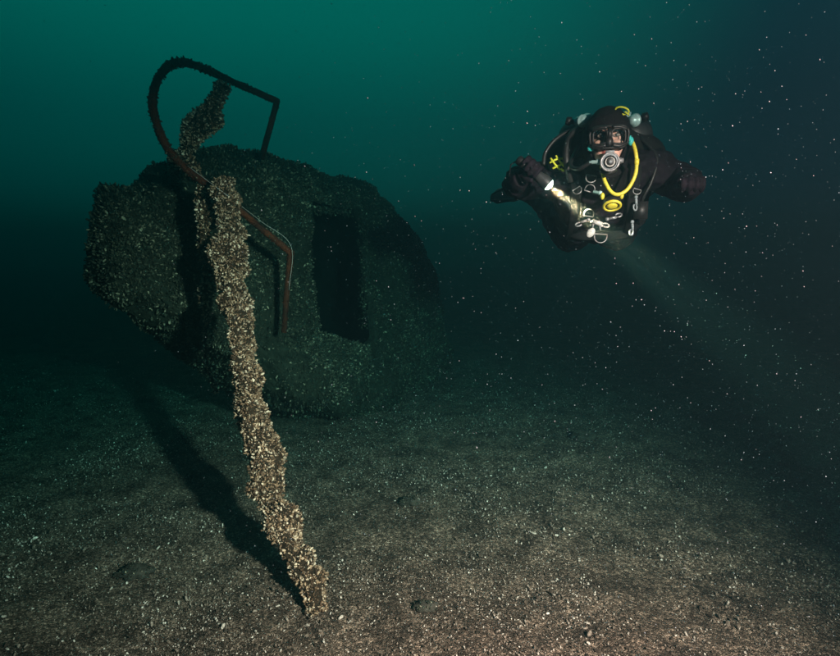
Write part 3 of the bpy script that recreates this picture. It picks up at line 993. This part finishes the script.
# harness
def ribbon(pts, w, name='strap', m=M_web):
    P = catmull(pts, 6)
    mb = MB()
    mb.tube(P, w / 2, 8, side=(1, 0, 0), flat=0.14)
    return mb.build(name, m, diver)
ribbon([(-0.115, 0.22, -0.03), (-0.12, 0.09, -0.11), (-0.115, 0.10, -0.22), (-0.12, 0.17, -0.33), (-0.13, 0.32, -0.40)], 0.05, 'shoulder_strap')
ribbon([(0.125, 0.22, -0.03), (0.13, 0.09, -0.10), (0.125, 0.10, -0.22), (0.13, 0.17, -0.33), (0.13, 0.32, -0.40)], 0.05, 'shoulder_strap')
MB().tube(catmull([(-0.215, 0.36, -0.30), (-0.12, 0.26, -0.375), (0, 0.24, -0.385), (0.12, 0.26, -0.375), (0.215, 0.36, -0.30)], 6), 0.025, 8, side=(0, -0.5, 1), flat=0.2).build('waist_strap', M_web, diver)

def dring(c, r, tilt=0, name='d_ring', m=None, parent=None, yaw_=0):
    c = Vector(c)
    p = [Vector((r * math.cos(R(a)), 0, r * math.sin(R(a)))) for a in range(180, 361, 15)] + [Vector((r, 0, r * 0.55)), Vector((-r, 0, r * 0.55))]
    M = Euler((R(-20), R(tilt), R(yaw_))).to_matrix()
    return MB().tube([c + M @ q for q in p], 0.0024, 8, closed=True).build(name, m or M_steel, parent or diver)
dring((-0.060, -0.04, -0.150), 0.021, 10)
dring((-0.062, -0.03, -0.196), 0.020, 200)
dring((-0.112, 0.05, -0.19), 0.018, -30)
dring((-0.060, 0.03, -0.295), 0.020, 190)
dring((-0.012, -0.06, -0.398), 0.025, 5)
dring((0.135, 0.05, -0.20), 0.016, 20)
# snap hooks and the little cutter lit by the torch
def snap(c, d, L, m, name='bolt_snap'):
    c, d = Vector(c), Vector(d).normalized()
    mb = MB()
    side = d.orthogonal().normalized()
    mb.tube([c, c + d * L * 0.55], [0.0055, 0.0062, 0.0055], 10)
    hook = [c + d * L * 0.55]
    for k in range(8):
        a = math.pi * 1.35 * k / 7
        hook.append(c + d * (L * 0.72 + 0.011 * math.sin(a) * 1.2) + side * (0.011 * (1 - math.cos(a)) - 0.002))
    mb.tube(hook, 0.0035, 8)
    mb.ell(c - d * 0.007, (0.008, 0.008, 0.008), None, 10, 8)
    return mb.build(name, m, diver)
snap((-0.070, -0.045, -0.327), (-0.95, 0.1, -0.28), 0.05, M_steel)
snap((-0.036, -0.050, -0.341), (0.9, -0.1, -0.3), 0.06, M_white)
snap((0.020, -0.040, -0.321), (0.95, 0.0, 0.2), 0.055, M_steel)
snap((0.118, 0.0, -0.340), (0.1, 0.0, -1), 0.05, M_grey)
snap((0.130, 0.02, -0.235), (0.1, 0.0, -1), 0.05, M_grey)
MB().ell((-0.052, -0.055, -0.379), (0.016, 0.010, 0.022), Euler((0, R(35), 0)).to_matrix(), 14, 10).build('whistle', M_white, diver)
MB().box((-0.028, -0.058, -0.337), (0.044, 0.008, 0.016), Euler((0, R(20), 0)).to_matrix()).build('line_cutter', M_white, diver)
MB().tube([(-0.05, 0.0, -0.33), (-0.04, -0.045, -0.327), (-0.046, -0.05, -0.367)], 0.0022, 6).build('lanyard', M_grey, diver)
MB().tube([(-0.02, -0.045, -0.327), (-0.014, -0.06, -0.370)], 0.0022, 6).build('lanyard', M_grey, diver)
MB().box((0.16, 0.09, -0.28), (0.055, 0.03, 0.075)).build('pocket_light', M_rubber, diver)

# fins
def fin(a, b, up, wid):
    a, b, up = Vector(a), Vector(b), Vector(up).normalized()
    d = (b - a).normalized()
    sd = d.cross(up).normalized()
    L = (b - a).length
    mb = MB()
    prof_ = [(0.0, 0.05, 0.040), (0.22, 0.062, 0.036), (0.34, 0.075, 0.014), (0.6, wid * 0.9, 0.009), (0.85, wid * 0.8, 0.006), (1.0, wid * 0.3, 0.004)]
    V, F = [], []
    for t, w, h in prof_:
        for k in range(12):
            an = 2 * math.pi * k / 12
            V.append(a + d * (L * t) + sd * (w * math.cos(an)) + up * (h * math.sin(an)))
    for i in range(len(prof_) - 1):
        for k in range(12):
            F.append((i * 12 + k, i * 12 + (k + 1) % 12, (i + 1) * 12 + (k + 1) % 12, (i + 1) * 12 + k))
    F += [tuple(range(12)), tuple(range(60, 72))]
    mb.add(V, F)
    f = mb.build('fin', M_rubber, diver)
    for s in (-1, 1):
        MB().tube([a + d * (L * 0.12) + sd * s * 0.058, a + d * (L * 0.5) + sd * s * wid * 0.85, a + d * (L * 0.97) + sd * s * wid * 0.32], [0.013, 0.012, 0.007], 8).build('fin_rib', M_rubber, f)
fin((-0.34, 1.26, -0.03), (-0.66, 1.31, -0.10), (0.0, -0.9, 0.7), 0.085)
fin((0.17, 1.43, -0.19), (0.22, 2.00, -0.16), (0, 0, 1), 0.10)

# ------------------------------------------------------------------ torch in the hand
bpy.context.view_layer.update()
MW = Matrix.Translation(HD) @ Euler((0, 0, yaw * 0.8)).to_matrix().to_4x4()
torch = empty('dive_torch', tuple(HD))
torch.rotation_euler = (0, 0, yaw * 0.8)
tag(torch, 'lit torch in the gloved hand of the diver, beam slanting down', 'torch')
MB().lathe(TL, -TD, [(0.084, 0.0185), (0.14, 0.0185), (0.146, 0.021), (0.172, 0.021), (0.178, 0.014)], 20).build('barrel', M_rubber, torch)
MB().lathe(TL, -TD, [(0.046, 0.010), (0.030, 0.0200), (0.0, 0.0255), (-0.003, 0.0275), (0.004, 0.029), (0.026, 0.029), (0.050, 0.0225), (0.083, 0.0205)], 24).build('head', M_tank, torch)
ln = MB().lathe(TL - TD * 0.004, TD, [(0.0, 0.0250), (0.008, 0.0238), (0.016, 0.018), (0.020, 0.008)], 24).build('lens', M_lamp, torch)
MB().tube([TL - TD * 0.172 + Vector((0.0, 0, 0)), TL - TD * 0.19 + Vector((-0.02, 0.01, -0.03)), TL - TD * 0.16 + Vector((-0.05, 0.02, -0.06))], 0.003, 6).build('lanyard', M_web, torch)
def torch_lamp(power, size, blend, rad):
    d = bpy.data.lights.new('torch_lamp', 'SPOT')
    d.energy, d.spot_size, d.spot_blend, d.shadow_soft_size = power, R(size), blend, rad
    d.color = (1.0, 0.47, 0.30)
    o = bpy.data.objects.new('torch_lamp', d)
    COL.objects.link(o)
    o.parent = torch
    o.location = TL - TD * 0.036
    o.rotation_euler = TD.to_track_quat('-Z', 'Y').to_euler()
torch_lamp(4300, 19, 1.0, 0.003)

# ------------------------------------------------------------------ drifting particles
n = 150000
P = np.stack([rng.uniform(-2.6, 4.2, n), 0.55 + 5.5 * rng.random(n) ** 1.15, rng.uniform(0.05, 2.95, n)], 1)
P = P[(rng.random(len(P)) < np.clip(0.22 + 0.34 * (P[:, 0] + 0.3), 0.05, 1.0))]
r = (0.00075 + 0.0010 * rng.random(len(P)) ** 7) * (0.7 + 0.12 * P[:, 1])
bt = np.array([(1, 0, 0), (-1, 0, 0), (0, 1, 0), (0, -1, 0), (0, 0, 1), (0, 0, -1)], float)
bf = np.array([(0, 2, 4), (2, 1, 4), (1, 3, 4), (3, 0, 4), (2, 0, 5), (1, 2, 5), (3, 1, 5), (0, 3, 5)])
st_ = 0.6 + 0.9 * rng.random((len(P), 1, 3))
V = (P[:, None, :] + bt[None] * r[:, None, None] * st_).reshape(-1, 3)
T = (bf[None] + (np.arange(len(P)) * 6)[:, None, None]).reshape(-1, 3)
snow = tri_obj('drifting_particles', V, T, M_snow)
tag(snow, 'pale specks of silt drifting in the dark water', 'particles', kind='stuff')

# fine silt specks added along the torch axis so the beam shows
M_beam_silt = mat('added beam silt', (0.26, 0.23, 0.20), 0.95, spec=0.05)
n = 11000
t = np.minimum(rng.gamma(1.6, 0.15, n), 0.95) + 0.016
q = rng.normal(size=(n, 3)) * (0.014 + 0.18 * t)[:, None]
P = np.array(TL)[None] + np.array(TD)[None] * t[:, None] + q
r = 0.00012 + 0.00012 * rng.random(n)
V = (P[:, None, :] + bt[None] * r[:, None, None]).reshape(-1, 3)
T = (bf[None] + (np.arange(n) * 6)[:, None, None]).reshape(-1, 3)
silt = tri_obj('added_beam_silt', V, T, M_beam_silt)
silt.location = HD
silt.rotation_euler = (0, 0, yaw * 0.8)
tag(silt, 'fine silt specks added along the torch beam to make it show', 'silt', kind='stuff')

# ------------------------------------------------------------------ the water itself
hz = MB().box((0, 19, 0.95), (70, 54, 4.1)).build('haze', None, None, False)
M_water = bpy.data.materials.new('green lake water')
M_water.use_nodes = True
_n, _l = M_water.node_tree.nodes, M_water.node_tree.links
_n.clear()
_o = _n.new('ShaderNodeOutputMaterial')
_v = _n.new('ShaderNodeVolumePrincipled')
_v.inputs['Color'].default_value = (0.034, 0.105, 0.130, 1)
_v.inputs['Absorption Color'].default_value = (0.0, 0.7056, 0.6866, 1)
_v.inputs['Density'].default_value = 0.32
_v.inputs['Density Attribute'].default_value = ''
_v.inputs['Anisotropy'].default_value = 0.85
_l.new(_v.outputs[0], _o.inputs['Volume'])
M_water.cycles.homogeneous_volume = True
hz.data.materials.append(M_water)
tag(hz, kind='stuff')
